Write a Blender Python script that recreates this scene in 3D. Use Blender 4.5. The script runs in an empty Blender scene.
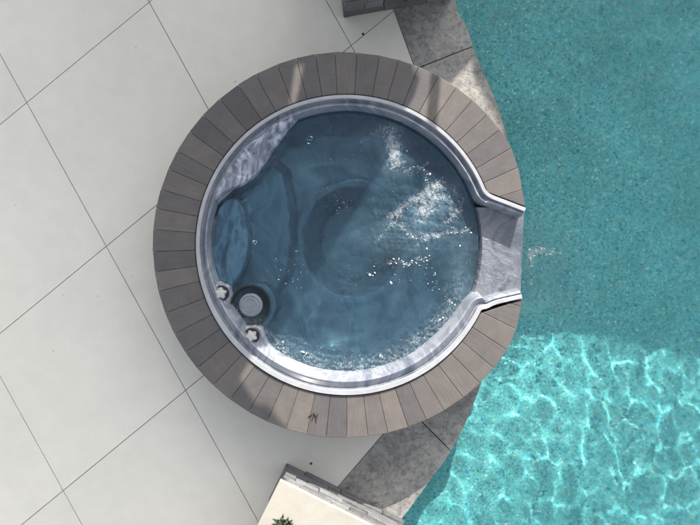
import bpy, bmesh, math, random
import numpy as np
from mathutils import Vector, Matrix
from mathutils.geometry import tessellate_polygon
random.seed(7); rng = np.random.RandomState(5)
S = bpy.context.scene
COL = S.collection
R = math.radians
CAMZ, F = 5.45, 700.0
ZR = 0.45            # top of the raised coping ring
ZW = 0.315           # water level in the tub
ZP = -0.075          # water level in the pool

def P(px, py, z=0.0):
    k = (CAMZ - z) / F
    return Vector(((px - 350) * k, (262.5 - py) * k, z))

# ------------------------------------------------------------------ helpers
def tag(o, label=None, cat=None, group=None, kind=None):
    if label: o['label'] = label
    if cat: o['category'] = cat
    if group: o['group'] = group
    if kind: o['kind'] = kind
    return o
def empty(name, loc, label, cat, group=None):
    o = bpy.data.objects.new(name, None); COL.objects.link(o); o.location = loc
    o.empty_display_size = .1
    return tag(o, label, cat, group)
def link(name, me, mat=None, parent=None, smooth=False):
    o = bpy.data.objects.new(name, me); COL.objects.link(o)
    if mat:
        for m in (mat if isinstance(mat, (list, tuple)) else [mat]): me.materials.append(m)
    if smooth:
        me.polygons.foreach_set('use_smooth', [True] * len(me.polygons))
    if parent:
        o.parent = parent
        o.matrix_parent_inverse = Matrix.Translation(-parent.location)
    return o
def from_bm(name, bm, mat, parent=None, smooth=False, bevel=0):
    bmesh.ops.recalc_face_normals(bm, faces=bm.faces)
    me = bpy.data.meshes.new(name); bm.to_mesh(me); bm.free()
    o = link(name, me, mat, parent, smooth)
    if bevel:
        b = o.modifiers.new('bevel', 'BEVEL'); b.width = bevel; b.segments = 2; b.limit_method = 'ANGLE'
    return o
def pyd(name, verts, faces, mat, parent=None, smooth=False):
    me = bpy.data.meshes.new(name); me.from_pydata([tuple(v) for v in verts], [], faces); me.update()
    return link(name, me, mat, parent, smooth)
def prism(bm, pts, z0, z1, tone=None, lay=None):
    """closed prism from a plan polygon; z1 is the top"""
    lo = [bm.verts.new((p[0], p[1], z0)) for p in pts]
    hi = [bm.verts.new((p[0], p[1], z1)) for p in pts]
    n = len(pts); fs = [bm.faces.new(hi), bm.faces.new(lo[::-1])]
    for i in range(n):
        fs.append(bm.faces.new((lo[i], lo[(i+1) % n], hi[(i+1) % n], hi[i])))
    if lay is not None:
        for f in fs:
            for l in f.loops: l[lay] = (tone, tone, tone, 1)
    return fs
def boxbm(bm, c, s, rz=0, tone=None, lay=None):
    cs, sn = math.cos(rz), math.sin(rz)
    pts = []
    for a, b in ((-1,-1),(1,-1),(1,1),(-1,1)):
        x, y = a*s[0]/2, b*s[1]/2
        pts.append((c[0]+x*cs-y*sn, c[1]+x*sn+y*cs))
    return prism(bm, pts, c[2]-s[2]/2, c[2]+s[2]/2, tone, lay)
def cyl(bm, c, r, z0, z1, n=32, r1=None):
    r1 = r if r1 is None else r1
    lo = [bm.verts.new((c[0]+r*math.cos(2*math.pi*i/n), c[1]+r*math.sin(2*math.pi*i/n), z0)) for i in range(n)]
    hi = [bm.verts.new((c[0]+r1*math.cos(2*math.pi*i/n), c[1]+r1*math.sin(2*math.pi*i/n), z1)) for i in range(n)]
    bm.faces.new(hi); bm.faces.new(lo[::-1])
    for i in range(n): bm.faces.new((lo[i], lo[(i+1)%n], hi[(i+1)%n], hi[i]))
def clip(poly, a, n):
    """keep the side of the line through a with inward normal n"""
    out = []
    for i in range(len(poly)):
        p, q = poly[i], poly[(i+1) % len(poly)]
        dp = (p[0]-a[0])*n[0]+(p[1]-a[1])*n[1]; dq = (q[0]-a[0])*n[0]+(q[1]-a[1])*n[1]
        if dp >= 0: out.append(p)
        if (dp >= 0) != (dq >= 0):
            t = dp/(dp-dq); out.append((p[0]+(q[0]-p[0])*t, p[1]+(q[1]-p[1])*t))
    return out
def area(p):
    return abs(sum(p[i][0]*p[(i+1)%len(p)][1]-p[(i+1)%len(p)][0]*p[i][1] for i in range(len(p))))/2
def lerp_(a, b, t): return a+(b-a)*t
def sstep(a, b, x):
    t = np.clip((x-a)/(b-a), 0, 1); return t*t*(3-2*t)

# ------------------------------------------------------------------ materials
class NT:
    def __init__(s, name):
        s.m = bpy.data.materials.new(name); s.m.use_nodes = True
        s.t = s.m.node_tree; s.t.nodes.clear()
        s.out = s.n('ShaderNodeOutputMaterial')
        s.co = s.n('ShaderNodeTexCoord').outputs['Object']
    def n(s, typ, **kw):
        nd = s.t.nodes.new(typ)
        for k, v in kw.items(): setattr(nd, k, v)
        return nd
    def l(s, a, b): s.t.links.new(a, b)
    def set(s, sock, v):
        if isinstance(v, bpy.types.NodeSocket): s.l(v, sock)
        else: sock.default_value = v
    def noise(s, scale, detail=3, rough=.5, vec=None, dist=0):
        nd = s.n('ShaderNodeTexNoise'); s.l(vec or s.co, nd.inputs['Vector'])
        nd.inputs['Scale'].default_value = scale; nd.inputs['Detail'].default_value = detail
        nd.inputs['Roughness'].default_value = rough; nd.inputs['Distortion'].default_value = dist
        return nd.outputs['Fac']
    def ramp(s, fac, stops, interp='LINEAR'):
        nd = s.n('ShaderNodeValToRGB'); s.l(fac, nd.inputs['Fac']); e = nd.color_ramp.elements
        nd.color_ramp.interpolation = interp
        while len(e) < len(stops): e.new(.5)
        for i, (p, c) in enumerate(stops):
            e[i].position = p; e[i].color = (c[0], c[1], c[2], 1) if isinstance(c, (tuple, list)) else (c, c, c, 1)
        return nd.outputs['Color']
    def mix(s, a, b, f, mode='MIX'):
        nd = s.n('ShaderNodeMix', data_type='RGBA', blend_type=mode)
        s.set(nd.inputs[0], f)
        for sock, v in ((nd.inputs[6], a), (nd.inputs[7], b)):
            s.set(sock, (v[0], v[1], v[2], 1) if isinstance(v, (tuple, list)) else v)
        return nd.outputs[2]
    def math(s, op, a, b=0.0):
        nd = s.n('ShaderNodeMath', operation=op); s.set(nd.inputs[0], a); s.set(nd.inputs[1], b)
        return nd.outputs[0]
    def scale(s, sc, rot=(0,0,0)):
        nd = s.n('ShaderNodeMapping'); s.l(s.co, nd.inputs['Vector'])
        nd.inputs['Scale'].default_value = sc; nd.inputs['Rotation'].default_value = rot
        return nd.outputs['Vector']
    def bump(s, h, strength=.3, dist=.01):
        nd = s.n('ShaderNodeBump'); s.l(h, nd.inputs['Height'])
        nd.inputs['Strength'].default_value = strength; nd.inputs['Distance'].default_value = dist
        return nd.outputs['Normal']
    def attr(s, name):
        nd = s.n('ShaderNodeAttribute'); nd.attribute_name = name; return nd
    def bsdf(s, col, rough=.6, normal=None, **kw):
        nd = s.n('ShaderNodeBsdfPrincipled')
        s.set(nd.inputs['Base Color'], (col[0], col[1], col[2], 1) if isinstance(col, (tuple, list)) else col)
        s.set(nd.inputs['Roughness'], rough)
        if normal: s.l(normal, nd.inputs['Normal'])
        for k, v in kw.items(): s.set(nd.inputs[k.replace('_', ' ')], v)
        return nd.outputs[0]
    def done(s, sh): s.l(sh, s.out.inputs['Surface']); return s.m

def m_plain(name, col, rough=.6, nz=.08, scale=30, bump=.1, **kw):
    t = NT(name); f = t.noise(scale, 4, .6)
    c = t.ramp(f, [(.3, tuple(v*(1-nz) for v in col)), (.7, tuple(min(1, v*(1+nz)) for v in col))])
    return t.done(t.bsdf(c, rough, t.bump(t.noise(scale*4, 3), bump, .003), **kw))

def m_deck():
    t = NT('deck_concrete')
    big = t.noise(.9, 3, .5); mid = t.noise(7, 5, .6); fine = t.noise(160, 2, .6)
    c = t.ramp(big, [(.3, (.675,.655,.590)), (.7, (.72,.697,.622))])
    c = t.mix(c, t.ramp(mid, [(.3, .88), (.7, 1.05)]), .38, 'MULTIPLY')
    c = t.mix(c, t.ramp(fine, [(.3, .86), (.7, 1.08)]), .45, 'MULTIPLY')
    ta = t.attr('tone'); c = t.mix(c, t.ramp(ta.outputs['Color'], [(0, .965), (1, 1.02)]), 1.0, 'MULTIPLY')
    sp = t.noise(14, 1, .5)
    c = t.mix(c, (.40,.37,.33), t.ramp(sp, [(.765, 0), (.80, .5)]))
    return t.done(t.bsdf(c, .75, t.bump(fine, .25, .002)))
def m_stone_coping():
    t = NT('stamped_stone')
    a = t.noise(4.2, 9, .72, dist=.25); b = t.noise(22, 7, .75, dist=.3); g = t.noise(120, 3, .7)
    c = t.ramp(a, [(.34, (.17,.17,.165)), (.5, (.28,.275,.26)), (.66, (.36,.35,.32))])
    c = t.mix(c, t.ramp(b, [(.36, .35), (.5, .92), (.64, 1.15)]), .75, 'MULTIPLY')
    c = t.mix(c, t.ramp(g, [(.3, .7), (.7, 1.15)]), .5, 'MULTIPLY')
    w = t.noise(6.5, 8, .74, dist=.5)
    c = t.mix(c, (.045,.05,.05), t.ramp(w, [(.56, 0), (.68, .8)]))
    h = t.math('ADD', t.math('MULTIPLY', b, 1.0), t.math('MULTIPLY', g, .25))
    return t.done(t.bsdf(c, t.ramp(a, [(.3, .35), (.7, .6)]), t.bump(h, .55, .012)))
def m_paver():
    t = NT('slate_paver')
    tone = t.attr('tone'); sep = t.n('ShaderNodeSeparateColor'); t.l(tone.outputs['Color'], sep.inputs[0])
    uv = t.n('ShaderNodeUVMap'); uv.uv_map = 'UVMap'
    mp = t.n('ShaderNodeMapping'); t.l(uv.outputs[0], mp.inputs['Vector']); mp.inputs['Scale'].default_value = (38, 5, 1)
    grain = t.noise(1.6, 5, .7, vec=mp.outputs[0], dist=.4)
    cl = t.noise(9, 5, .6)
    c = t.ramp(sep.outputs[0], [(0, (.072,.069,.073)), (.5, (.096,.089,.088)), (1, (.124,.111,.103))])
    c = t.mix(c, t.ramp(grain, [(.3, .76), (.52, 1.0), (.72, 1.22)]), .5, 'MULTIPLY')
    c = t.mix(c, t.ramp(cl, [(.3, .82), (.7, 1.14)]), .6, 'MULTIPLY')
    sc = t.noise(30, 5, .75, vec=mp.outputs[0], dist=1)
    scr = t.noise(4.5, 3, .7)
    c = t.mix(c, (.27,.26,.255), t.math('MULTIPLY', t.ramp(sc, [(.58, 0), (.66, .55)]), t.ramp(scr, [(.5, 0), (.62, 1)])))
    fine = t.noise(220, 2, .6)
    c = t.mix(c, t.ramp(fine, [(.3, .85), (.7, 1.12)]), .6, 'MULTIPLY')
    h = t.math('ADD', grain, t.math('MULTIPLY', fine, .4))
    return t.done(t.bsdf(c, .62, t.bump(h, .4, .004)))
def marble_col(t, light=1.0, streak=False):
    w = t.noise(1.7, 3, .5)
    vec = t.n('ShaderNodeVectorMath', operation='ADD')
    nz = t.n('ShaderNodeTexNoise'); t.l(t.co, nz.inputs['Vector']); nz.inputs['Scale'].default_value = 2.2; nz.inputs['Detail'].default_value = 1
    sc = t.n('ShaderNodeVectorMath', operation='SCALE'); t.l(nz.outputs['Color'], sc.inputs[0]); sc.inputs['Scale'].default_value = .55
    t.l(t.co, vec.inputs[0]); t.l(sc.outputs[0], vec.inputs[1])
    mp = t.n('ShaderNodeMapping'); t.l(vec.outputs[0], mp.inputs['Vector']); mp.inputs['Scale'].default_value = (6.5, 1.6, 3); mp.inputs['Rotation'].default_value = (0, 0, .5)
    f = t.noise(1.0, 6, .6, vec=mp.outputs[0], dist=.25)
    cols = [(.28, (.08,.105,.155)), (.40, (.165,.19,.235)), (.50, (.28,.30,.345)), (.58, (.175,.195,.24)), (.72, (.40,.42,.455))]
    if streak: cols = [(.30, (.045,.055,.095)), (.41, (.15,.17,.23)), (.49, (.42,.46,.54)), (.56, (.13,.145,.20)), (.68, (.55,.60,.68))]
    return t.ramp(f, [(p, tuple(v*light for v in c)) for p, c in cols])
def m_marble(name='marbled_acrylic', light=1.0, rough=.16, wet=False, streak=False):
    t = NT(name); c = marble_col(t, light, streak)
    nrm = t.bump(t.noise(16, 4, .6, dist=1.0), .5, .025) if wet else None
    return t.done(t.bsdf(c, rough, nrm, Coat_Weight=.4 if not wet else 1.0, Coat_Roughness=.08))
def m_pool_floor():
    t = NT('pebble_pool_finish')
    v = t.n('ShaderNodeTexVoronoi'); t.l(t.co, v.inputs['Vector']); v.inputs['Scale'].default_value = 88
    sep = t.n('ShaderNodeSeparateColor'); t.l(v.outputs['Color'], sep.inputs[0])
    c = t.ramp(sep.outputs[0], [(0, (.05,.25,.34)), (.06, (.11,.42,.47)), (.3, (.19,.53,.545)), (.62, (.225,.59,.58)), (.84, (.33,.68,.64)), (.935, (.12,.56,.80)), (.965, (.38,.42,.34)), (.985, (.70,.82,.75))], 'CONSTANT')
    big = t.noise(1.6, 4, .6); mid = t.noise(16, 4, .7)
    c = t.mix(c, t.ramp(big, [(.3, .80), (.7, 1.12)]), .8, 'MULTIPLY')
    c = t.mix(c, t.ramp(mid, [(.3, .72), (.7, 1.15)]), .6, 'MULTIPLY')
    return t.done(t.bsdf(c, .8, t.bump(v.outputs['Distance'], .3, .006)))
def m_water(name, sigma, bump_scale, bump_s, foam=False, tint=(1,1,1), cloud=False):
    t = NT(name)
    n1 = t.noise(bump_scale, 3, .6, dist=.6)
    nrm = t.bump(n1, bump_s, .01)
    g = t.n('ShaderNodeBsdfPrincipled')
    g.inputs['Base Color'].default_value = (*tint, 1)
    g.inputs['Transmission Weight'].default_value = 1; g.inputs['Roughness'].default_value = 0.0; g.inputs['IOR'].default_value = 1.33
    t.l(nrm, g.inputs['Normal'])
    sh = g.outputs[0]
    if foam:
        env = t.attr('foam'); sep = t.n('ShaderNodeSeparateColor'); t.l(env.outputs['Color'], sep.inputs[0])
        a = t.noise(26, 6, .72, dist=1.6); b = t.noise(120, 3, .7, dist=.5)
        s_ = t.math('ADD', t.math('MULTIPLY', a, .62), t.math('MULTIPLY', b, .38))
        thr = t.math('ADD', s_, t.math('MULTIPLY', sep.outputs[0], .27))
        mask = t.ramp(thr, [(.64, 0), (.82, 1)])
        milky = t.math('MULTIPLY', sep.outputs[1], t.ramp(a, [(.3, .25), (.65, 1)]))
        fb = t.bsdf((.50,.54,.55), .6, t.bump(b, .5, .006))
        mb = t.bsdf((.20,.32,.40), .4)
        mx = t.n('ShaderNodeMixShader'); t.l(milky, mx.inputs[0]); t.l(sh, mx.inputs[1]); t.l(mb, mx.inputs[2])
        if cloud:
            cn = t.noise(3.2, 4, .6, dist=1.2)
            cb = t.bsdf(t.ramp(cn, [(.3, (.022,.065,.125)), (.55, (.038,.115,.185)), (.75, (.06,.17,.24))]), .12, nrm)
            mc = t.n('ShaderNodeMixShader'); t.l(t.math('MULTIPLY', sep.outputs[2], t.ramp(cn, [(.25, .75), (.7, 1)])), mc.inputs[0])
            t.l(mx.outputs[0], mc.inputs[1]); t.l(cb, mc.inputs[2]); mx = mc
        m2 = t.n('ShaderNodeMixShader'); t.l(t.math('MULTIPLY', mask, .64), m2.inputs[0]); t.l(mx.outputs[0], m2.inputs[1]); t.l(fb, m2.inputs[2])
        sh = m2.outputs[0]
    if not sigma: return t.done(sh)
    dens = max(sigma)
    va = t.n('ShaderNodeVolumeAbsorption'); va.inputs['Density'].default_value = dens
    va.inputs['Color'].default_value = (*[1 - s/dens for s in sigma], 1)
    t.l(va.outputs[0], t.out.inputs['Volume'])
    return t.done(sh)
def m_foam():
    t = NT('foam_white'); c = t.ramp(t.noise(90, 3), [(.3, (.45,.49,.50)), (.7, (.66,.69,.69))])
    return t.done(t.bsdf(c, .35))
def m_slate(name='stacked_slate'):
    t = NT(name); tone = t.attr('tone'); sep = t.n('ShaderNodeSeparateColor'); t.l(tone.outputs['Color'], sep.inputs[0])
    c = t.ramp(sep.outputs[0], [(0, (.10,.105,.11)), (.5, (.17,.175,.185)), (1, (.24,.25,.26))])
    mp = t.scale((14, 14, 60)); a = t.noise(1, 6, .7, vec=mp, dist=.8); b = t.noise(40, 5, .7)
    c = t.mix(c, t.ramp(a, [(.3, .6), (.7, 1.3)]), .8, 'MULTIPLY')
    c = t.mix(c, t.ramp(b, [(.3, .75), (.7, 1.15)]), .6, 'MULTIPLY')
    return t.done(t.bsdf(c, .5, t.bump(t.math('ADD', a, b), .6, .01)))

M = dict(deck=m_deck(), joint=m_plain('joint_sealant', (.33,.325,.31), .9), stone=m_stone_coping(), paver=m_paver(),
    marble=m_marble(light=1.05), marble_pale=m_marble('marbled_acrylic_streaked', 1.0, streak=True), lip=m_plain('pale_acrylic_lip', (.335,.35,.375), .3, .12, 9, .08), rim=m_marble('marbled_acrylic_rim', .98, .2), wet=m_marble('wet_marbled_acrylic', .60, .12, True),
    poolfloor=m_pool_floor(), slate=m_slate(), cap=m_plain('cream_stone', (.335,.325,.29), .7, .10, 5, .3),
    mortar=m_plain('mortar', (.10,.098,.095), .9), dark=m_plain('dark_plastic', (.03,.035,.04), .35),
    grey=m_plain('grey_plastic', (.20,.23,.26), .3, .15, 20), silver=m_plain('brushed_silver_plastic', (.52,.52,.50), .28, .06, 40, .05, Metallic=.35),
    chrome=m_plain('chrome', (.75,.77,.78), .12, .03, 30, .02, Metallic=1.0), foam=m_foam(),
    pwater=m_water('pool_water_material', None, 34, .16, True, (.665,.96,.965)),
    swater=m_water('tub_water_material', None, 30, .22, True, (.325,.645,.81), True),
    leaf=m_plain('succulent_green', (.035,.055,.03), .5, .3, 60), twig=m_plain('twig_brown', (.018,.015,.013), .8),
    soil=m_plain('ground_soil', (.22,.2,.15), .9), stucco=m_plain('stucco', (.62,.58,.5), .85), shade_roof=m_plain('roof_clay', (.32,.20,.14), .8, .2),
    wood=m_plain('dark_wood', (.12,.08,.05), .6, .2), glass=m_plain('window_glass', (.05,.06,.07), .05, .05), white=m_plain('white_frame', (.75,.75,.73), .5))

# ------------------------------------------------------------------ light
SUN_EL = 29.5
sd2 = Vector((.26, .966)).normalized()            # horizontal direction towards the sun
to_sun = Vector((sd2.x*math.cos(R(SUN_EL)), sd2.y*math.cos(R(SUN_EL)), math.sin(R(SUN_EL))))
w = bpy.data.worlds.new('World'); S.world = w; w.use_nodes = True
nt = w.node_tree; bg = nt.nodes['Background']
sky = nt.nodes.new('ShaderNodeTexSky'); sky.sky_type = 'NISHITA'; sky.sun_disc = False
sky.sun_elevation = R(SUN_EL); sky.sun_rotation = math.atan2(sd2.x, sd2.y)
sky.air_density = 1.0; sky.dust_density = 3.0; sky.ozone_density = .6
hs = nt.nodes.new('ShaderNodeHueSaturation'); hs.inputs['Saturation'].default_value = .32      # less saturated, paler sky
nt.links.new(sky.outputs[0], hs.inputs['Color']); nt.links.new(hs.outputs[0], bg.inputs[0]); bg.inputs[1].default_value = 0.15
sun = bpy.data.lights.new('sun', 'SUN'); sun.energy = 5.0; sun.angle = R(.32); sun.color = (1, .915, .81)
so = bpy.data.objects.new('sun', sun); COL.objects.link(so)
so.rotation_euler = (-to_sun).to_track_quat('-Z', 'Y').to_euler()
so.location = to_sun * 30
sun.cycles.is_caustics_light = True
cam = bpy.data.cameras.new('camera'); co = bpy.data.objects.new('camera', cam); COL.objects.link(co)
co.location = (0, 0, CAMZ); cam.sensor_width = 36; cam.lens = 36 * F / 700; cam.clip_end = 500
S.camera = co

# ------------------------------------------------------------------ pool edge and deck
EDGE = [(418,-420), (440,-130), (455,0), (466,25), (474,50), (484,75), (496,102), (505,130), (512,170), (514,240), (508,300), (498,340), (485,372), (475,400), (462,430), (447,457), (430,480), (412,505), (394,527), (320,610), (200,760)]
edge = [P(x, y, 0) for x, y in EDGE]
def smooth_poly(pts, n=6):
    out = []
    for i in range(len(pts)-1):
        p0 = pts[max(i-1,0)]; p1 = pts[i]; p2 = pts[i+1]; p3 = pts[min(i+2, len(pts)-1)]
        for k in range(n):
            t = k/n
            out.append(.5*((2*p1)+(p2-p0)*t+(2*p0-5*p1+4*p2-p3)*t*t+(3*p1-p0-3*p2+p3)*t**3))
    out.append(pts[-1]); return out
edge = smooth_poly(edge)
# deck boundary lines: upper and lower
La, Lb = P(397,18), P(413,62); Lc, Ld = P(381,437), P(338,487)
def inward(a, b, ref=(-3, 0)):
    n = (-(b[1]-a[1]), b[0]-a[0])
    if (ref[0]-a[0])*n[0]+(ref[1]-a[1])*n[1] < 0: n = (-n[0], -n[1])
    L = math.hypot(*n); return (n[0]/L, n[1]/L)
n1, n2 = inward(La, Lb), inward(Lc, Ld)
dA = Vector((258, -467)).normalized(); dB = Vector((150, 123)).normalized()    # joint directions in the world
# cells of the joint grid: A lines cross y=0 (photo) at x=148+178k ; B lines cross x=0 at y=333+210k
def ln(p, d): return (p, d)
def isect(p, d, q, e):
    den = d.x*e.y-d.y*e.x; t = ((q.x-p.x)*e.y-(q.y-p.y)*e.x)/den
    return (p.x+d.x*t, p.y+d.y*t)
Al = [(P(148-178*k, 0).xy, dA) for k in range(-3, 14)]
Bl = [(P(0, 333.5+209*k).xy, dB) for k in range(-8, 8) if k != 2]
bm = bmesh.new(); g = .0028; slay = bm.loops.layers.float_color.new('tone')
for i in range(len(Al)-1):
    for j in range(len(Bl)-1):
        q = [isect(*Al[i], *Bl[j]), isect(*Al[i], *Bl[j+1]), isect(*Al[i+1], *Bl[j+1]), isect(*Al[i+1], *Bl[j])]
        c = (sum(p[0] for p in q)/4, sum(p[1] for p in q)/4)
        for k in range(4):
            a, b = q[k], q[(k+1) % 4]
            n = inward(a, b, c)
            q2 = [(p[0], p[1]) for p in q]
        pts = q
        for k in range(4):
            a, b = q[k], q[(k+1) % 4]; n = inward(a, b, c)
            pts = clip(pts, (a[0]+n[0]*g, a[1]+n[1]*g), n)
        pts = clip(pts, (La[0]+n1[0]*.004, La[1]+n1[1]*.004), n1); pts = clip(pts, (Lc[0]+n2[0]*.004, Lc[1]+n2[1]*.004), n2)
        if len(pts) >= 3 and area(pts) > .002 and abs(c[0]) < 16 and abs(c[1]) < 14:
            prism(bm, pts, -.045, 0, random.random(), slay)
tag(from_bm('patio_deck', bm, M['deck'], bevel=.0015), kind='structure')
bm = bmesh.new()
base = [(-16,-14), (16,-14), (16,14), (-16,14)]
base = clip(clip(base, La, n1), Lc, n2)
prism(bm, base, -.40, -.009)
tag(from_bm('deck_joints', bm, M['joint']), kind='structure')
# stamped stone edging: pieces between the deck line and the pool edge
def edge_x(y):      # x of the pool edge at world y
    for a, b in zip(edge[:-1], edge[1:]):
        if (a.y-y)*(b.y-y) <= 0 and a.y != b.y: return a.x+(b.x-a.x)*(y-a.y)/(b.y-a.y)
    return edge[0].x if y > edge[0].y else edge[-1].x
def deck_x(y):
    xa = La.x+(Lb.x-La.x)*(y-La.y)/(Lb.y-La.y); xb = Lc.x+(Ld.x-Lc.x)*(y-Lc.y)/(Ld.y-Lc.y)
    return min(xa, xb)
cuts = [((413,-260),(440,-270)), ((403,-95),(447,-108)), ((421,67),(474,46)), ((440,285),(520,255)), ((440,440),(470,470)), ((300,600),(340,640))]
cutw = [(P(*a), P(*b)) for a, b in cuts]
ys = list(np.linspace(edge[0].y-.05, edge[-1].y+.05, 160))
strip = [(edge_x(y), y) for y in ys] + [(min(deck_x(y), edge_x(y)-.05), y) for y in ys[::-1]]
def half(a, b, up):
    n = (-(b[1]-a[1]), b[0]-a[0]);
    if (n[1] > 0) != up: n = (-n[0], -n[1])
    L = math.hypot(*n); n = (n[0]/L, n[1]/L); return (a[0]+n[0]*.004, a[1]+n[1]*.004), n
def fan(bm, pts, z0, z1):
    ve = [Vector((p[0], p[1], 0)) for p in pts]
    tr = tessellate_polygon([ve]); n = len(pts)
    hi = [bm.verts.new((p[0], p[1], z1)) for p in pts]; lo = [bm.verts.new((p[0], p[1], z0)) for p in pts]
    for a, b, c in tr:
        bm.faces.new((hi[a], hi[b], hi[c])); bm.faces.new((lo[c], lo[b], lo[a]))
    for i in range(n): bm.faces.new((lo[i], lo[(i+1)%n], hi[(i+1)%n], hi[i]))
bm = bmesh.new()
for k in range(len(cutw)+1):
    pts = strip
    if k > 0: pts = clip(pts, *half(*cutw[k-1], False))
    if k < len(cutw): pts = clip(pts, *half(*cutw[k], True))
    clean = []
    for p in pts:
        if not clean or math.hypot(p[0]-clean[-1][0], p[1]-clean[-1][1]) > 1e-4: clean.append(p)
    if len(clean) > 3: fan(bm, clean, -.055, .004)
tag(from_bm('pool_coping', bm, M['stone']), kind='structure')
# bedding under the stone joint
bm = bmesh.new(); fan(bm, [(x-.02 if i < len(ys) else x, y) for i, (x, y) in enumerate(strip)], -.30, -.058)
tag(from_bm('coping_bed', bm, M['joint']), kind='structure')
# pool basin
ZF = -1.0
wall = [(p.x-.025, p.y) for p in edge]
bx = 5.2; by0, by1 = -4.6, 4.7
ring = [(bx, by1)] + [(wall[0][0], by1)] + [q for q in wall if by0 < q[1] < by1] + [(wall[-1][0], by0), (bx, by0)]
bm = bmesh.new()
n = len(ring)
floor = [bm.verts.new((p[0], p[1], ZF-.02)) for p in ring]; top = [bm.verts.new((p[0], p[1], -.056)) for p in ring]
for a, b, c in tessellate_polygon([[Vector((p[0], p[1], 0)) for p in ring]]): bm.faces.new((floor[a], floor[b], floor[c]))
for i in range(n): bm.faces.new((floor[i], floor[(i+1)%n], top[(i+1)%n], top[i]))
C0 = P(346, 245, ZR)
fy = np.linspace(by0, by1, 150); fu = np.linspace(0, 1, 90); rows = []
for y in fy:
    e = edge_x(y)-.04; s0 = e; dy = y-C0.y
    if abs(dy) < 1.25: e = max(e, C0.x+math.sqrt(1.25**2-dy*dy)); 
    s0 = max(edge_x(y), C0.x+math.sqrt(max(0, 1.30**2-dy*dy)) if abs(dy) < 1.3 else -9)
    row = []
    for u in fu:
        x = e+(bx-e)*u**1.3; d = x-s0
        z = float(lerp_(-.50, ZF, sstep(.15, 2.5, np.array(d+.10*math.sin(y*1.3)))))
        row.append(bm.verts.new((x, y, z)))
    rows.append(row)
for r0, r1 in zip(rows[:-1], rows[1:]):
    for i in range(len(r0)-1): bm.faces.new((r0[i], r0[i+1], r1[i+1], r1[i])).smooth = True
pb = from_bm('pool_basin', bm, M['poolfloor']); tag(pb, kind='structure')
pb.cycles.is_caustics_receiver = True
# deck on the far sides of the pool + ground
bm = bmesh.new()
boxbm(bm, ((5.2+12)/2, 0, -.02), (6.8, 14, .06))
boxbm(bm, (5.2/2+.6, -6.3, -.03), (4.6+1.2, 3.4, .06)); boxbm(bm, (5.2/2+.9, 7.0, -.03), (3.4+1.2, 4.6, .06))
tag(from_bm('far_patio', bm, M['deck']), kind='structure')
def ground_sheet():
    # hole for the pool so that the sheet never cuts the water
    o = 150; h = (-3.5, -5.0, 5.6, 5.0)
    v = [(-o,-o,-.42),(o,-o,-.42),(o,o,-.42),(-o,o,-.42),(h[0],h[1],-.42),(h[2],h[1],-.42),(h[2],h[3],-.42),(h[0],h[3],-.42)]
    f = [(0,1,5,4),(1,2,6,5),(2,3,7,6),(3,0,4,7)]
    return tag(pyd('ground', v, f, M['soil']), kind='structure')
ground_sheet()

# the tub sits in a round hole cut through deck, edging and beds
def cut_tub(o):
    bm = bmesh.new(); cyl(bm, (C0.x, C0.y), 1.20, -.9, .3, 96); bmesh.ops.recalc_face_normals(bm, faces=bm.faces)
    me = bpy.data.meshes.new('cutter'); bm.to_mesh(me); bm.free()
    c = bpy.data.objects.new('cutter', me); COL.objects.link(c)
    md = o.modifiers.new('hole', 'BOOLEAN'); md.operation = 'DIFFERENCE'; md.object = c; md.solver = 'EXACT'
    dg = bpy.context.evaluated_depsgraph_get(); new = bpy.data.meshes.new_from_object(o.evaluated_get(dg))
    o.modifiers.clear(); o.data = new
    bpy.data.objects.remove(c); bpy.data.meshes.remove(me)
C0 = P(346, 245, ZR)
for nm in ('patio_deck', 'deck_joints', 'pool_coping', 'coping_bed'): cut_tub(bpy.data.objects[nm])
# ------------------------------------------------------------------ wave fields
def waves(x, y, comps):
    z = np.zeros_like(x)
    for lam, amp, th, ph in comps:
        k = 2*math.pi/lam; z += amp*np.sin(k*(x*math.cos(th)+y*math.sin(th))+ph)
    return z
def comps(n, l0, l1, amp, th0=0, spread=math.pi, pw=1.0):
    o = []
    for i in range(n):
        lam = l0*(l1/l0)**rng.rand(); o.append((lam, amp*(lam/l1)**pw*(.5+rng.rand()), th0+(rng.rand()-.5)*2*spread, rng.rand()*6.28))
    return o
def water_body(name, X, Y, Z, zbot, mat, foam=None):
    ny, nx = X.shape
    V = np.stack([X, Y, Z], -1).reshape(-1, 3)
    idx = np.arange(nx*ny).reshape(ny, nx)
    F_ = np.stack([idx[:-1,:-1], idx[:-1,1:], idx[1:,1:], idx[1:,:-1]], -1).reshape(-1, 4).tolist()
    brd = list(idx[0,:]) + list(idx[1:,-1]) + list(idx[-1,-2::-1]) + list(idx[-2:0:-1,0])
    b0 = len(V); Vb = V[brd].copy(); Vb[:,2] = zbot; V = np.vstack([V, Vb]); m = len(brd)
    for i in range(m):
        j = (i+1) % m; F_.append([int(brd[i]), b0+i, b0+j, int(brd[j])])
    F_.append([b0+i for i in range(m)][::-1])
    me = bpy.data.meshes.new(name); me.from_pydata(V.tolist(), [], F_); me.update()
    o = link(name, me, mat, smooth=True)
    sm = [True]*len(F_); k = len(F_)-m-1
    for i in range(k, len(F_)): sm[i] = False
    me.polygons.foreach_set('use_smooth', sm)
    if foam is not None:
        at = me.color_attributes.new('foam', 'FLOAT_COLOR', 'POINT')
        buf = np.zeros((len(V), 4), np.float32); buf[:,3] = 1
        buf[:nx*ny, 0] = foam[0].reshape(-1); buf[:nx*ny, 1] = foam[1].reshape(-1)
        at.data.foreach_set('color', buf.reshape(-1))
    o.cycles.is_caustics_caster = True
    return tag(o, kind='structure')
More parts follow.
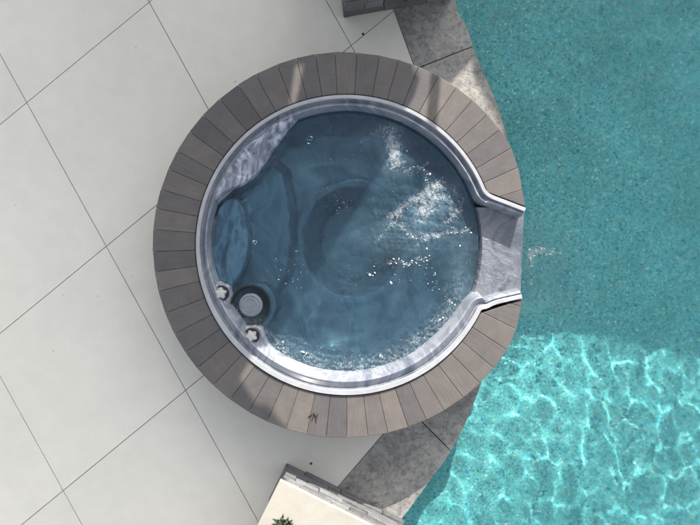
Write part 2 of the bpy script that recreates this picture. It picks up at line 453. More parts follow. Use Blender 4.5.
def gblob(px, py, cx, cy, rx, ry, ang=0):
    a = R(ang); dx, dy = px-cx, py-cy; u = dx*math.cos(a)+dy*math.sin(a); v = -dx*math.sin(a)+dy*math.cos(a)
    return np.exp(-(u/rx)**2-(v/ry)**2)
def gseg(px, py, pts, wd):
    d = np.full_like(px, 1e9)
    for (x0,y0),(x1,y1) in zip(pts[:-1], pts[1:]):
        L2 = (x1-x0)**2+(y1-y0)**2; t = np.clip(((px-x0)*(x1-x0)+(py-y0)*(y1-y0))/L2, 0, 1)
        d = np.minimum(d, np.hypot(px-x0-t*(x1-x0), py-y0-t*(y1-y0)))
    return np.exp(-(d/wd)**2)

# pool water
st = .022
yy = np.arange(-4.75, 4.85, st); NX = 240
xl = []
for y in yy:
    e = edge_x(y)-.12; dy = y-C0.y
    if abs(dy) < 1.25: e = max(e, C0.x+math.sqrt(1.25**2-dy*dy))
    xl.append(e)
xl = np.array(xl); U = np.linspace(0, 1, NX)
X = xl[:,None]+(5.35-xl[:,None])*U[None,:]; Y = np.repeat(yy[:,None], NX, 1)
Z = ZP + waves(X, Y, comps(30, .17, .42, .00078)) + waves(X, Y, comps(16, .09, .2, .00022))
k = (CAMZ-ZP)/F; PX = 350+X/k; PY = 262.5-Y/k
near = np.exp(-((PX-535)/40)**2-((PY-262)/45)**2)
Z += near*waves(X, Y, comps(14, .06, .16, .0010))
fo = 1.1*gblob(PX,PY,538,251,9,4)+1.1*gblob(PX,PY,530,258,5,6)+.5*gblob(PX,PY,552,251,5,4)+.5*gblob(PX,PY,540,222,14,3,-60)*.6+.5*gblob(PX,PY,532,285,4,12)
water_body('pool_water', X, Y, Z, ZF-.2, M['pwater'], (fo, .25*near))

# ------------------------------------------------------------------ hot tub
C = P(346, 245, ZR)
spa = empty('hot_tub', (C.x, C.y, 0), 'round built in hot tub with blue grey marbled shell and foaming blue water', 'hot tub')
Q = lambda px, py: P(px, py, ZR)
# lip: path round the tub, out along the notch walls
pathpx = []
pathpx += [(525.5, 208), (505, 200), (490, 194.5)]
a0, a1 = 21.5, 360-25.5
Rin = 150.0
for i in range(241):
    a = R(a0+(a1-a0)*i/240); pathpx.append((346+Rin*math.cos(a), 245-Rin*math.sin(a)))
pathpx += [(487, 309), (493, 305.5), (500, 303.3), (522, 298.5)]
path = [Q(*p).xy for p in pathpx]
# resample a little smoother at the corners
path = [Vector((p.x, p.y)) for p in path]
def chaikin(p, it=2):
    for _ in range(it):
        q = [p[0]]
        for a, b in zip(p[:-1], p[1:]): q += [a*.75+b*.25, a*.25+b*.75]
        q.append(p[-1]); p = q
    return p
head = chaikin(path[:9], 2); tail = chaikin(path[-10:], 2)
path = head[:-1] + path[9:-10] + tail[1:]
def profile(w_, nz):      # w_: extra ledge (0 top .. 1 bottom), nz: 1 in the notch
    if nz: return [(0,.24),(0,.458),(.003,.464),(.026,.464),(.030,.456),(.033,.440),(.037,.440),(.041,.452),(.058,.445),(.066,.40),(.070,.33),(.073,.25),(.074,.2)]
    return [(0,.24),(0,.458),(.003,.464),(.024+.010*w_,.464),(.028+.01*w_,.456),(.032+.01*w_,.420),(.039+.01*w_,.418),(.043+.01*w_,.425),
            (.066+.028*w_,.441+.010*w_),(.070+.036*w_,.438+.008*w_),(.076+.060*w_,.385-.01*w_),(.082+.074*w_,.30),(.088+.080*w_,.2)]
def sweep(path, lo, hi, name, mat):
    verts, faces = [], []; n = len(path); rows = []
    for i, p in enumerate(path):
        t = (path[min(i+1,n-1)]-path[max(i-1,0)]).normalized(); nr = Vector((-t.y, t.x))
        r = math.hypot(p.x-C.x, p.y-C.y); a = math.degrees(math.atan2(p.y-C.y, p.x-C.x))
        wv = float(sstep(-.1, .75, np.array(-math.sin(R(a)))))
        wn = float(sstep(1.075, 1.13, np.array(r)))
        pa, pb_ = profile(wv, 0), profile(0, 1)
        pr = [(x0*(1-wn)+x1*wn, z0*(1-wn)+z1*wn) for (x0,z0),(x1,z1) in zip(pa, pb_)][lo:hi]
        rows.append([(p.x+nr.x*o, p.y+nr.y*o, z) for o, z in pr])
    m = len(rows[0])
    for r_ in rows: verts += r_
    for i in range(n-1):
        for j in range(m-1): faces.append((i*m+j, i*m+j+1, (i+1)*m+j+1, (i+1)*m+j))
    o = pyd(name, verts, faces, mat, spa, smooth=True); return o
for o in (sweep(path, 0, 5, 'lip', M['lip']), sweep(path, 4, 13, 'rim_wall', M['rim'])): o.data.set_sharp_from_angle(angle=R(26))
# shell as a height field
CS = (CAMZ-.30)/F
def sdpoly(px, py, poly):
    d = np.full_like(px, 1e9); inside = np.zeros(px.shape, bool); n = len(poly)
    for i in range(n):
        x0, y0 = poly[i]; x1, y1 = poly[(i+1) % n]
        L2 = (x1-x0)**2+(y1-y0)**2; t = np.clip(((px-x0)*(x1-x0)+(py-y0)*(y1-y0))/L2, 0, 1)
        d = np.minimum(d, np.hypot(px-x0-t*(x1-x0), py-y0-t*(y1-y0)))
        c_ = ((y0 > py) != (y1 > py)) & (px < (x1-x0)*(py-y0)/(y1-y0+1e-9)+x0); inside ^= c_
    return np.where(inside, -d, d)
nr_, na_ = 150, 420
rr = np.linspace(0, 1, nr_)*1.0; aa = np.linspace(0, 2*math.pi, na_, endpoint=False)
RR, AA = np.meshgrid(rr, aa, indexing='ij')
X = C.x+RR*np.cos(AA); Y = C.y+RR*np.sin(AA)
PX = 350+X/CS; PY = 262.5-Y/CS
def lerp(a, b, t): return a+(b-a)*t
rp = np.hypot(PX-346.5, PY-245.5)
bot = sstep(-.1, .75, -np.sin(AA))
rw = 134-5*bot
Zs = lerp(-.06, .22, sstep(rw-18, rw, rp))             # seat bench -> wall
Zs = Zs+lerp(0, .16, sstep(rw, rw+6, rp))
fw = np.hypot((PX-354)*1.0, (PY-240)*.93)
Zs = lerp(-.52+.012*np.cos(fw/6.0)*sstep(45, 20, fw), Zs, sstep(35, 55, fw)) + .010*np.exp(-((fw-59)/4)**2)                  # footwell
Zs = Zs - .10*gblob(PX,PY,430,290,45,38) - .08*gblob(PX,PY,350,330,60,26) - .10*gblob(PX,PY,420,180,46,40) - .06*gblob(PX,PY,330,150,44,24)
Zs = Zs + .05*gblob(PX,PY,392,318,10,34,30) + .05*gblob(PX,PY,300,318,9,30,-30) + .05*gblob(PX,PY,385,150,9,30,-20)
lou = sdpoly(PX, PY, [(262,150),(284,168),(292,205),(293,240),(288,275),(272,300),(262,330),(200,330),(200,150)])
Zs = np.where(rp < rw, lerp(np.maximum(Zs, .10+.03*np.sin((PY-160)/26)), Zs, sstep(-5, 4, lou)), Zs)
pod = np.hypot((PX-228)*np.cos(.12)+(PY-244)*np.sin(.12), ((PY-244)*np.cos(.12)-(PX-228)*np.sin(.12))*.43)
Zs = np.maximum(Zs, lerp(.292+.007*np.sin((PX+PY*.35)/5.0+np.sin(PY/11.0))-.012*(pod/20)**2, -1, sstep(19.5, 25.5, pod)))
sh1 = sdpoly(PX, PY, [(294,120),(283,136),(272,152),(262,166),(255,176),(243,184),(232,189),(220,198),(211,205),(206,216),(190,216),(190,100),(294,100)])
z1 = .375+.02*np.sin((PX-PY)/7.0)*sstep(0, -6, sh1)*sstep(-30, -8, sh1)
pil = np.hypot(PX-247, PY-164)
z1 = z1-.022*sstep(14, 12, pil)+.012*sstep(10, 2, pil)
z1 = z1+.06*sstep(.92, .995, RR)+.012*np.sin((PX+PY)/4.5+2*np.sin(PX/9))*sstep(0, -8, sh1)
Zs = lerp(z1, Zs, sstep(0, 6, sh1))
sh2 = sdpoly(PX, PY, [(203,262),(206,272),(213,282),(222,284),(231,288),(233,295),(230,304),(232,313),(238,321),(247,325),(256,324),(263,327),(266,336),(272,347),(283,357),(297,366),(310,372),(310,400),(180,400),(180,262)])
Zs = lerp(.375+.045*sstep(.935, .975, RR), Zs, sstep(-.5, 4, sh2))
sk = np.hypot(PX-251, PY-305)
Zs = np.where(sk < 20, lerp(.12, Zs, sstep(17.5, 20, sk)), Zs)
cres = (np.abs(sk-22.0) < 3.4) & (PX > 253) & (PY > 283) & (PY < 330)
Zs = np.where(cres, np.maximum(Zs, .296), Zs)
Zs = np.where((np.cos(AA) > .90) & (RR > .90), np.minimum(Zs, .24), Zs)
verts = np.stack([X, Y, Zs], -1).reshape(-1, 3).tolist(); faces = []
for i in range(nr_-1):
    for j in range(na_):
        j2 = (j+1) % na_; faces.append((i*na_+j, (i+1)*na_+j, (i+1)*na_+j2, i*na_+j2))
shell = pyd('shell', verts, faces, [M['marble'], M['marble_pale']], spa, smooth=True)
pale = ((pod < 24) | (sh1 < 5)).reshape(-1)
shell.data.polygons.foreach_set('material_index', [int(pale[f[0]] and pale[f[2]]) for f in faces])
shell.cycles.is_caustics_receiver = True
# spillway floor
bm = bmesh.new()
nu, nv = 16, 24; gridv = []
for i in range(nu+1):
    row = []
    for j in range(nv+1):
        v = j/nv; y = lerp(207, 302, v)
        bulge = math.sqrt(max(0, 136.5**2-(y-245)**2))
        x0 = 346+bulge-2; x1 = lerp(526.3, 522.3, v)
        x = lerp(x0, x1, i/nu); z = ZW+.001 - .03*(i == 0) - .010*(i/nu)**2 - .02*(i == nu)
        p = P(x, y, ZR-.1); row.append(bm.verts.new((p.x, p.y, z)))
    gridv.append(row)
for i in range(nu):
    for j in range(nv): bm.faces.new((gridv[i][j], gridv[i+1][j], gridv[i+1][j+1], gridv[i][j+1]))
last = gridv[-1]; low = [bm.verts.new((v.co.x, v.co.y, .02)) for v in last]
for j in range(nv): bm.faces.new((last[j], low[j], low[j+1], last[j+1]))
from_bm('spillway', bm, M['wet'], spa, smooth=False)
# tub water
nr2, na2 = 150, 560
rr = np.linspace(.004, .972, nr2); aa = np.linspace(0, 2*math.pi, na2, endpoint=False)
RR, AA = np.meshgrid(rr, aa, indexing='ij')
X = C.x+RR*np.cos(AA); Y = C.y+RR*np.sin(AA); k = (CAMZ-ZW)/F
PX = 350+X/k; PY = 262.5-Y/k
rp = np.hypot(PX-346.5, PY-245.5)
turb_b = sstep(98, 120, rp)*sstep(.15, .75, -np.sin(AA))
turb_r = gblob(PX,PY,425,215,48,36,-25)
Z = ZW + waves(X, Y, comps(16, .12, .4, .0009))+waves(X, Y, comps(12, .05, .12, .00035))
Z += turb_b*waves(X, Y, comps(26, .022, .06, .0011)) + turb_r*waves(X, Y, comps(24, .025, .10, .0016))
fo = (.66*gblob(PX,PY,438,194,21,9,-38)+.7*gblob(PX,PY,425,212,15,9,-30)+.55*gblob(PX,PY,452,205,8,18,20)
    +.62*gseg(PX,PY,[(388,218),(402,206),(420,196),(440,180)],5)
    +.5*gseg(PX,PY,[(376,240),(393,224),(402,212)],4)
    +.6*gseg(PX,PY,[(400,225),(408,234),(420,238),(432,234),(446,233),(462,232),(470,228)],3.2)
    +.55*gseg(PX,PY,[(388,263),(400,261),(406,265),(415,260),(430,258)],2.8)
    +.5*gseg(PX,PY,[(415,246),(427,240),(438,236)],2.5)
    +.42*gseg(PX,PY,[(362,143),(370,133),(380,130),(390,126),(402,131)],4.5)
    +.98*gblob(PX,PY,393,148,10,19,-10)+.35*gblob(PX,PY,398,165,12,6)
    +.5*gseg(PX,PY,[(408,170),(420,168),(428,163)],3.5)+.5*gblob(PX,PY,428,172,6,5)
    +.45*gseg(PX,PY,[(446,222),(456,215),(464,200)],3)
    +.40*gblob(PX,PY,340,203,22,7)+.32*gblob(PX,PY,395,280,30,10)
    +.30*gblob(PX,PY,280,270,22,16)+.5*turb_b + .25*gblob(PX,PY,455,290,12,34,10))
mk = .42*gblob(PX,PY,436,202,27,15,-35)+.34*gblob(PX,PY,392,150,14,24)+.34*gblob(PX,PY,470,175,10,38,-35)+.25*gblob(PX,PY,378,135,16,8,-30)+.2*gblob(PX,PY,410,235,50,20)+.25*gblob(PX,PY,462,280,12,50)+.22*turb_b+.06
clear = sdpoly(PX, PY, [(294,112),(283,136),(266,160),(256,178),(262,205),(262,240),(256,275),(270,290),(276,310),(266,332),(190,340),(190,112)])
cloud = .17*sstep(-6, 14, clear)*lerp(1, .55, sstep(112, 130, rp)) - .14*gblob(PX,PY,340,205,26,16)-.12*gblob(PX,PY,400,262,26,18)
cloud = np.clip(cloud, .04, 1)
fo = np.clip(fo, 0, 1.1); mk = np.clip(mk, 0, .8)
V = np.stack([X, Y, Z], -1).reshape(-1, 3).tolist(); Fc = []
for i in range(nr2-1):
    for j in range(na2):
        j2 = (j+1) % na2; Fc.append((i*na2+j, (i+1)*na2+j, (i+1)*na2+j2, i*na2+j2))
b0 = len(V); V += [(X[-1, j], Y[-1, j], -.75) for j in range(na2)]
for j in range(na2):
    j2 = (j+1) % na2; Fc.append(((nr2-1)*na2+j, b0+j, b0+j2, (nr2-1)*na2+j2))
ntop = (nr2-1)*na2
Fc.append(tuple(range(na2))[::-1][::-1]); Fc.append(tuple(b0+j for j in range(na2))[::-1])
me = bpy.data.meshes.new('tub_water'); me.from_pydata([tuple(map(float, v)) for v in V], [], Fc); me.update()
tw = link('tub_water', me, M['swater'])
me.polygons.foreach_set('use_smooth', [i < ntop for i in range(len(Fc))])
at = me.color_attributes.new('foam', 'FLOAT_COLOR', 'POINT')
buf = np.zeros((len(V), 4), np.float32); buf[:,3] = 1
buf[:nr2*na2, 0] = fo.reshape(-1); buf[:nr2*na2, 1] = mk.reshape(-1); buf[:nr2*na2, 2] = cloud.reshape(-1); at.data.foreach_set('color', buf.reshape(-1))
tw.cycles.is_caustics_caster = True; tag(tw, kind='structure')

# skimmer lid, knobs, jets
def lathe(name, c, prof, mat, parent, n=40, lobes=0, amp=0):
    vs, fs = [], []
    for r, z in prof:
        for i in range(n):
            a = 2*math.pi*i/n; q = r*(1+amp*math.cos(lobes*a)) if lobes else r
            vs.append((c[0]+q*math.cos(a), c[1]+q*math.sin(a), z))
    for k_ in range(len(prof)-1):
        for i in range(n): fs.append((k_*n+i, k_*n+(i+1)%n, (k_+1)*n+(i+1)%n, (k_+1)*n+i))
    fs.append(tuple(range((len(prof)-1)*n, len(prof)*n)))
    return pyd(name, vs, fs, mat, parent, smooth=False)
skc = P(251, 305, .31)
lid = lathe('skimmer_lid', skc, [(.086,.20),(.088,.322),(.084,.332),(.070,.336),(.066,.331),(.045,.333),(.042,.329),(.002,.331)], M['grey'], spa)
lathe('skimmer_well', skc, [(.146,.40-.06),(.140,.338),(.134,.30),(.128,.14),(.01,.135)], M['dark'], spa)
def knob(px, py, rot):
    c = P(px, py, .42)
    b = lathe('diverter_knob', (0,0,0), [(.030,.0),(.036,.012),(.037,.040),(.030,.052),(.012,.055),(.002,.055)], M['silver'], None, 60, 5, .17)
    b.location = (c.x, c.y, .415); b.rotation_euler.z = rot
    b.parent = spa; b.matrix_parent_inverse = Matrix.Translation(-spa.location)
    s_ = lathe('knob_base', (0,0,0), [(.056,-.012),(.057,.003),(.050,.006),(.046,-.002),(.002,-.002)], M['dark'], None, 40)
    s_.parent = b
    return b
knob(221.5, 293, .3); knob(252, 335.5, .75)
def jet(px, py, z, size, nrm):
    c = P(px, py, z)
    ring_ = lathe('jet', (0,0,0), [(size,0),(size*1.02,.006),(size*.85,.010),(size*.6,.004),(size*.55,-.01),(.002,-.01)], M['chrome'], None, 28)
    ring_.location = c; ring_.rotation_euler = Vector(nrm).to_track_quat('Z', 'Y').to_euler()
    ring_.parent = spa; ring_.matrix_parent_inverse = Matrix.Translation(-spa.location)
    noz = lathe('nozzle', (0,0,0), [(size*.4,-.01),(size*.42,.008),(size*.2,.012),(.002,.006)], M['dark'], None, 20); noz.parent = ring_
for px, py, z, s_, n_ in [(310,141,.16,.032,(0,-.5,1)), (255,242,.20,.024,(.9,0,1)), (284,343,.17,.024,(.3,.8,.7)), (304,353,.20,.024,(.2,.8,.7)), (382,355,.18,.024,(-.1,.8,.7)),
        (360,357,.17,.024,(0,.8,.7)), (441,321,.18,.024,(-.7,.5,.7)), (452,304,.2,.024,(-.8,.4,.7)), (468,262,.16,.024,(-1,0,.7)), (330,208,-.35,.04,(0,-1,.6))]:
    jet(px, py, z, s_, n_)

# floating foam flecks
def flecks(name, spots, z0, label):
    bm = bmesh.new()
    for px, py, s_ in spots:
        p = P(px, py, z0); n = random.choice((5,6,7)); e = .6+random.random()*.9; th = random.random()*3.14
        hi = []
        for i in range(n):
            a = 2*math.pi*i/n; q = s_*(.65+.6*random.random()); u, v = q*math.cos(a)*e, q*math.sin(a)/e
            hi.append((p.x+u*math.cos(th)-v*math.sin(th), p.y+u*math.sin(th)+v*math.cos(th)))
        vv = [bm.verts.new((x, y, z0-.002)) for x, y in hi]; t_ = bm.verts.new((p.x, p.y, z0+.004+s_*.5))
        mid = [bm.verts.new((p.x+(x-p.x)*.7, p.y+(y-p.y)*.7, z0+.003+s_*.3)) for x, y in hi]
        for i in range(n):
            j = (i+1) % n; bm.faces.new((vv[i], vv[j], mid[j], mid[i])); bm.faces.new((mid[i], mid[j], t_))
    o = from_bm(name, bm, M['foam'], smooth=True); o['label'] = label; o['category'] = 'foam'; o['kind'] = 'stuff'; return o
sp = []
def along(pts, n, jit, s0, s1):
    for _ in range(n):
        i = random.randrange(len(pts)-1); t = random.random(); a, b = pts[i], pts[i+1]
        sp.append((a[0]+(b[0]-a[0])*t+random.gauss(0, jit), a[1]+(b[1]-a[1])*t+random.gauss(0, jit), s0+(s1-s0)*random.random()**2))
along([(400,225),(408,234),(420,238),(432,234),(446,233),(462,232),(470,228)], 60, 1.6, .002, .010)
along([(388,263),(400,261),(406,265),(415,260),(430,258)], 46, 1.8, .002, .010)
along([(372,270),(385,272),(405,270),(440,285),(445,300)], 26, 5, .002, .007)
along([(440,180),(425,195),(405,210),(390,222)], 34, 6, .0015, .005)
along([(420,262),(430,275),(437,290)], 24, 4, .002, .007)
along([(408,170),(425,172),(428,185)], 22, 2.5, .002, .009)
along([(445,225),(456,215),(462,200)], 26, 2.5, .002, .008)
along([(268,262),(300,282)], 20, 8, .002, .008); along([(300,250),(300,285)], 16, 5, .002, .007)
along([(335,200),(350,205),(330,212)], 12, 4, .002, .006)
along([(265,335),(290,355),(340,372),(400,362),(440,335),(465,300)], 110, 4.5, .0015, .006)
along([(335,165),(360,150),(400,160),(420,170)], 26, 10, .002, .005); along([(300,230),(340,260),(380,250),(440,255)], 50, 14, .0012, .0035); along([(380,130),(395,150),(405,175)], 30, 7, .0015, .004)
for x, y, s_ in [(370,275,.016),(391,283,.015),(375,273,.01),(460,246,.012),(427,249,.01),(254,241,.013),(255,244,.009),(303,352,.018),(306,354,.014),(283,342,.010),(440,320,.014),(443,318,.011),(452,303,.012),(455,305,.009),(430,174,.014),(424,170,.010),(407,151,.009),(380,356,.013),(310,140,.006)]:
    sp.append((x, y, s_))
sp = [(x, y, z*.78) for x, y, z in sp if math.hypot(x-346, y-245) < 129]
flecks('tub_foam', sp, ZW+.001, 'white foam flecks drifting on the hot tub water')
sp = []
along([(528,222),(535,235),(545,250)], 10, 4, .002, .006); along([(528,256),(541,249),(554,252)], 34, 2.2, .003, .012); along([(530,262),(533,300)], 16, 4, .002, .006)
sp += [(530,259,.016),(541,249,.013),(529,250,.012),(531,266,.010),(546,255,.009),(560,253,.008),(552,252,.012),(527,258,.012),(633,208,.006)]
flecks('pool_splash', [q for q in sp if q[0] > 527], ZP+.001, 'white splash flecks on the pool below the spillway')

# ------------------------------------------------------------------ masonry surround
sur = empty('spa_surround', (C.x, C.y, 0), 'raised circular ring of radial dark taupe stone pavers around the hot tub', 'stone surround')
bm = bmesh.new(); lay = bm.loops.layers.float_color.new('tone'); uvl = bm.loops.layers.uv.new('UVMap')
A0, A1 = 11.0, 360-13.5
N = 53
U1, U2 = Q(484,190.5), Q(526,206.5); D1, D2 = Q(484,312), Q(522.5,299.5)
nU = inward(U1, U2, (U1.x, U1.y+2)); nD = inward(D1, D2, (D1.x, D1.y-2))
def ro(a):
    q = (a+180) % 360-180
    return (192.6-9.1*float(sstep(34, 12, np.array(abs(q)))))/140.0 + (.006 if q > 90 or q < -90 else 0)
fillers = []
wid = [1+random.uniform(-.10, .10) for _ in range(N)]; tot = sum(wid); acc = A0; angs = [A0]
for w_ in wid: acc += w_/tot*(A1-A0); angs.append(acc)
for i in range(N):
    a, b = angs[i], angs[i+1]; g_ = math.degrees(.0009/1.2)
    ri = 1.079; pts = []
    dr = random.uniform(-.0012, .0012)
    for t in (0, .5, 1):
        th = R(a+g_+(b-a-2*g_)*t); pts.append((C.x+ri*math.cos(th), C.y+ri*math.sin(th)))
    for t in (1, 0):
        th = R(a+g_+(b-a-2*g_)*t); r_ = ro(math.degrees(th))+dr; pts.append((C.x+r_*math.cos(th), C.y+r_*math.sin(th)))
    if a < 40: pts = clip(pts, U1, nU)
    if a > 320: pts = clip(pts, D1, nD)
    if len(pts) < 3 or area(pts) < .0015: continue
    tone = min(1, max(0, .5+random.gauss(0, .26))); dz = random.uniform(-.0015, .0015)
    fs = prism(bm, pts, ZR-.055, ZR+dz, tone, lay)
    if a < 36 or a > 322:
        cx_, cy_ = sum(p[0] for p in pts)/len(pts), sum(p[1] for p in pts)/len(pts)
        fillers.append([(cx_+(p[0]-cx_)*.97, cy_+(p[1]-cy_)*.97) for p in pts])
    am = R((a+b)/2); ca, sa = math.cos(am), math.sin(am); ou, ov = random.random()*9, random.random()*9
    lw = random.random() < .3
    for f in fs:
        for l in f.loops:
            x, y = l.vert.co.x-C.x, l.vert.co.y-C.y; u = x*ca+y*sa; v = -x*sa+y*ca
            l[uvl].uv = (u+ou, v+ov) if lw else (v+ou, u+ov)
from_bm('coping', bm, M['paver'], sur, bevel=.0035)
bm = bmesh.new()
def arc_band(bm, r0, r1, a0_, a1_, z0, z1, n=120):
    pi_, po = [], []
    for i in range(n+1):
        a = R(a0_+(a1_-a0_)*i/n); pi_.append((C.x+r0*math.cos(a), C.y+r0*math.sin(a))); po.append((C.x+r1*math.cos(a), C.y+r1*math.sin(a)))
    vs = [[bm.verts.new((p[0], p[1], z)) for p in ps] for ps, z in ((pi_, z0), (po, z0), (po, z1), (pi_, z1))]
    for k_ in range(4):
        A_, B_ = vs[k_], vs[(k_+1) % 4]
        for i in range(n): bm.faces.new((A_[i], A_[i+1], B_[i+1], B_[i]))
    for i in (0, n): bm.faces.new([v[i] for v in vs])
arc_band(bm, 1.09, 1.318, 21.5, 360-25.5, -.06, ZR-.058)
arc_band(bm, 1.085, 1.364, 36, 360-36, .400, .4375)
arc_band(bm, 1.09, 1.285, -17.5, 13.0, -.06, .255, 30)
for f_ in fillers: prism(bm, f_, .262, ZR-.0565)
arc_band(bm, 1.02, 1.283, -180, 180, ZF-.02, -.0605, 140)
from_bm('wall', bm, M['mortar'], sur)

# ------------------------------------------------------------------ pillars
def pillar(loc, rz, sx, sy, h, label, seed):
    rs = random.Random(seed)
    r = empty('pillar', (loc[0], loc[1], 0), label, 'pillar', 'low stone clad pillars by the pool')
    bm = bmesh.new(); prism(bm, [(-sx/2+.035,-sy/2+.035),(sx/2-.035,-sy/2+.035),(sx/2-.035,sy/2-.035),(-sx/2+.035,sy/2-.035)], .004, h-.045)
    core = from_bm('core', bm, M['mortar'])
    bm = bmesh.new(); lay = bm.loops.layers.float_color.new('tone'); z = .005
    while z < h-.06:
        hh = min(rs.choice((.05,.07,.09,.12)), h-.047-z)
        for side in range(4):
            L = sx if side % 2 == 0 else sy; D = (sy if side % 2 == 0 else sx)/2; u = -L/2
            while u < L/2-.01:
                l_ = min(rs.uniform(.14,.42), L/2-u); l_ = L/2-u if L/2-u-l_ < .08 else l_
                d = rs.uniform(.035,.058); cx = u+l_/2; cy = -(D-.035+d/2)+.01
                a = side*math.pi/2; ca, sa = math.cos(a), math.sin(a)
                boxbm(bm, (cx*ca-cy*sa, cx*sa+cy*ca, z+hh/2), (l_-.004, d, hh-.004), a, rs.random(), lay)
                u += l_
        z += hh
    ven = from_bm('stone_veneer', bm, M['slate'], bevel=.005)
    bm = bmesh.new(); boxbm(bm, (0,0,h-.021), (sx+.05, sy+.05, .044))
    cap = from_bm('cap', bm, M['cap'], bevel=.005)
    for o in (core, ven, cap): o.parent = r
    r.rotation_euler.z = rz
    return r
HP = .53
cb = P(280, 480, HP); ax = Vector((98, -49, 0)).normalized(); ay = Vector((-ax.y, ax.x, 0))
sx, sy = 1.0, 1.0; ang = math.atan2(ax.y, ax.x)
ctr = cb+ax*(sx/2+.025)-ay*(sy/2+.025)
pillar((ctr.x, ctr.y), ang, sx, sy, HP, 'low slate clad pillar with smooth cream cap and a small plant on top', 3)
ax2 = Vector((108, 19, 0)).normalized(); b2 = P(345, 21); ay2 = Vector((-ax2.y, ax2.x, 0))
c2 = b2+ax2*.42+ay2*.44
pillar((c2.x, c2.y), math.atan2(ax2.y, ax2.x), .84, .84, .56, 'dark weathered slate pillar cut off by the top edge of the photo', 9)
# plant on the cap
pc = P(283, 523, HP)
pl = empty('succulent_plant', (pc.x, pc.y, HP), 'small dark green leafy plant sitting on the cream pillar cap', 'plant')
bm = bmesh.new(); rs = random.Random(4)
for i in range(34):
    a = rs.uniform(0, 6.28); L = rs.uniform(.035, .085); wd = rs.uniform(.009, .018); up = rs.uniform(.01, .05)
    d = Vector((math.cos(a), math.sin(a)*.8, 0)); s_ = Vector((-d.y, d.x, 0)); o_ = Vector((pc.x+rs.gauss(0,.025), pc.y+rs.gauss(0,.016), HP+.005))
    q = [o_-s_*wd*.4, o_+d*L*.5-s_*wd+Vector((0,0,up)), o_+d*L+Vector((0,0,up*.7)), o_+d*L*.5+s_*wd+Vector((0,0,up)), o_+s_*wd*.4]
    m_ = bm.verts.new(o_+d*L*.5+Vector((0,0,up-.004))); vs = [bm.verts.new(v) for v in q]
    for k_ in range(5): bm.faces.new((vs[k_], vs[(k_+1)%5], m_))
from_bm('leaves', bm, M['leaf'], pl)
bm = bmesh.new(); cyl(bm, (pc.x, pc.y), .03, HP+.0015, HP+.014, 14, .022); from_bm('root_ball', bm, M['twig'], pl)
# drain caps in the deck
for (x, y, lab) in ((311,463.5,'tiny black round cap in the deck near the cream pillar'), (363,34,'tiny black round cap in the deck near the dark slate pillar')):
    p = P(x, y); bm = bmesh.new(); cyl(bm, (p.x, p.y), .011, -.004, .004, 18, .009)
    tag(from_bm('deck_cap', bm, M['dark']), lab, 'deck cap', 'small round caps set in the deck')
# twigs on the coping
p = P(313, 417, ZR); bm = bmesh.new(); rs = random.Random(2)
for (dx, dy, a, L) in ((0,0,1.2,.045),(.02,-.01,1.7,.05),(-.02,.01,.5,.03),(.01,.02,2.2,.025),(.03,.01,1.1,.03)):
    boxbm(bm, (p.x+dx, p.y+dy, ZR+.006), (L, .005, .005), a)
tag(from_bm('twig', bm, M['twig']), 'scrap of dark broken twig on a paver at the bottom of the ring', 'twig')
p = P(405, 57, 0)

# ------------------------------------------------------------------ unseen structures outside the frame, added and shaped to cast the shade
ZRF = 3.7
off = Vector((sd2.x, sd2.y))*((ZRF-ZR)/math.tan(R(SUN_EL)))
def RP(px, py):
    q = P(px, py, ZR); return (q.x+off.x, q.y+off.y)
unseen_house = empty('unseen_house', (-3, 7, 0), 'unseen stuccoed building with a clay cover shaped to shade the patio', 'unseen_house')
outl = [(420,77),(410,62),(438,-2),(498,-62),(560,-130),(575,-200),(-120,-230),(-120,470),(225,470),(290,468),(287,428),(268,405),(256,403),(236,372),(330,222)]  # outline worked back from the shade wanted on ring and deck
hole = [(298,46),(309,46),(297,104),(289.5,104)]  # slot added to let a thin light streak onto the ring
o2 = [RP(*p) for p in outl]; h2 = [RP(*p) for p in hole]
bm = bmesh.new()
allp = o2+h2; tr = tessellate_polygon([[Vector((*p, 0)) for p in o2], [Vector((*p, 0)) for p in h2]])
hi = [bm.verts.new((*p, ZRF+.08)) for p in allp]; lo = [bm.verts.new((*p, ZRF)) for p in allp]
for a, b, c in tr: bm.faces.new((hi[a], hi[b], hi[c])); bm.faces.new((lo[c], lo[b], lo[a]))
for lst in (range(len(o2)), range(len(o2), len(allp))):
    lst = list(lst)
    for i in range(len(lst)):
        a, b = lst[i], lst[(i+1) % len(lst)]; bm.faces.new((lo[a], lo[b], hi[b], hi[a]))
from_bm('shade_roof', bm, M['shade_roof'], unseen_house)
bm = bmesh.new(); e0, e1 = RP(438, 40), RP(430, 125)
c_ = ((e0[0]+e1[0])/2, (e0[1]+e1[1])/2); boxbm(bm, (c_[0], c_[1], ZRF-.03), (.062, math.hypot(e1[0]-e0[0], e1[1]-e0[1])+.5, .05), math.atan2(e1[1]-e0[1], e1[0]-e0[0])+math.pi/2)
from_bm('shade_bar', bm, M['wood'], unseen_house)  # unseen bar added to cast one dark stripe across the ring
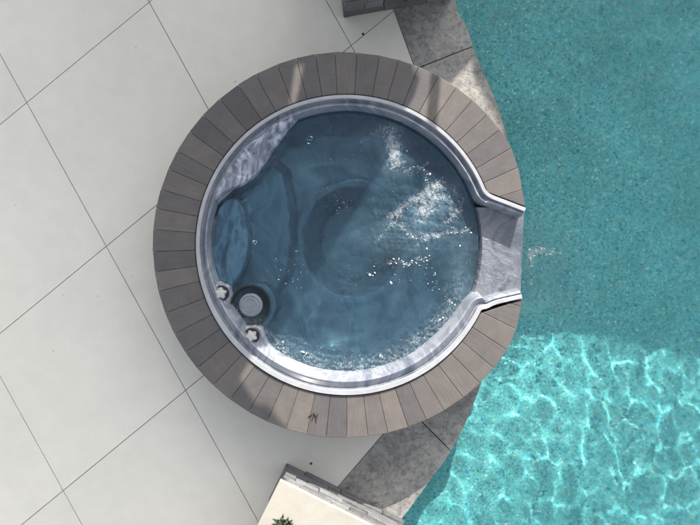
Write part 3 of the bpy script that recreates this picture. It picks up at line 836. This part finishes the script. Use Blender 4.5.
bm = bmesh.new(); prism(bm, [(-8.0,9.9),(2.0,9.9),(2.0,14.0),(-8.0,14.0)], -.002, ZRF-.002); from_bm('wall', bm, M['stucco'], unseen_house)
for x in (-5.6, -3.6, -1.6):
    bm = bmesh.new(); boxbm(bm, (x, 9.888, 1.15), (1.5, .05, 2.1)); wf = from_bm('window', bm, M['white'], unseen_house)
    bm = bmesh.new(); boxbm(bm, (x, 9.858, 1.15), (1.38, .02, 1.98)); from_bm('pane', bm, M['glass'], wf)
for q in ((100,455),(-110,455),(-110,-220),(400,10),(560,-190)):
    a = RP(*q); bm = bmesh.new(); boxbm(bm, (a[0]-.15, a[1]+.2, ZRF/2), (.16, .16, ZRF-.004)); from_bm('post', bm, M['stucco'], unseen_house)
pav = empty('shade_canopy', (6, 7.5, 0), 'unseen flat timber cover on posts, added to shade the upper pool', 'shade_canopy')
pp = [RP(*q) for q in ((520,-75),(552,-20),(552,152),(640,142),(760,132),(1180,120),(1180,-420),(520,-420))]  # added cover, outline shaped to keep sun off the upper pool
bm = bmesh.new(); prism(bm, pp, ZRF, ZRF+.12); from_bm('shade_roof', bm, M['wood'], pav)
for x, y in ((pp[1][0]+.35, pp[1][1]+.6), (pp[5][0]-.4, pp[5][1]+.6), (pp[6][0]-.4, pp[6][1]-.4), (pp[7][0]+.3, pp[7][1]-.4)):
    bm = bmesh.new(); boxbm(bm, (x, y, ZRF/2), (.18,.18,ZRF-.004)); from_bm('post', bm, M['wood'], pav)

# ------------------------------------------------------------------ render settings
S.view_settings.view_transform = 'Standard'; S.view_settings.look = 'None'; S.view_settings.gamma = 1; S.view_settings.exposure = 1.0
S.view_settings.use_curve_mapping = False
S.render.engine = 'CYCLES'
cy = S.cycles
cy.use_denoising = True; cy.denoiser = 'OPENIMAGEDENOISE'
cy.max_bounces = 10; cy.transmission_bounces = 8; cy.diffuse_bounces = 4; cy.glossy_bounces = 4
cy.caustics_reflective = False; cy.caustics_refractive = True; cy.sample_clamp_indirect = 6; cy.blur_glossy = .3
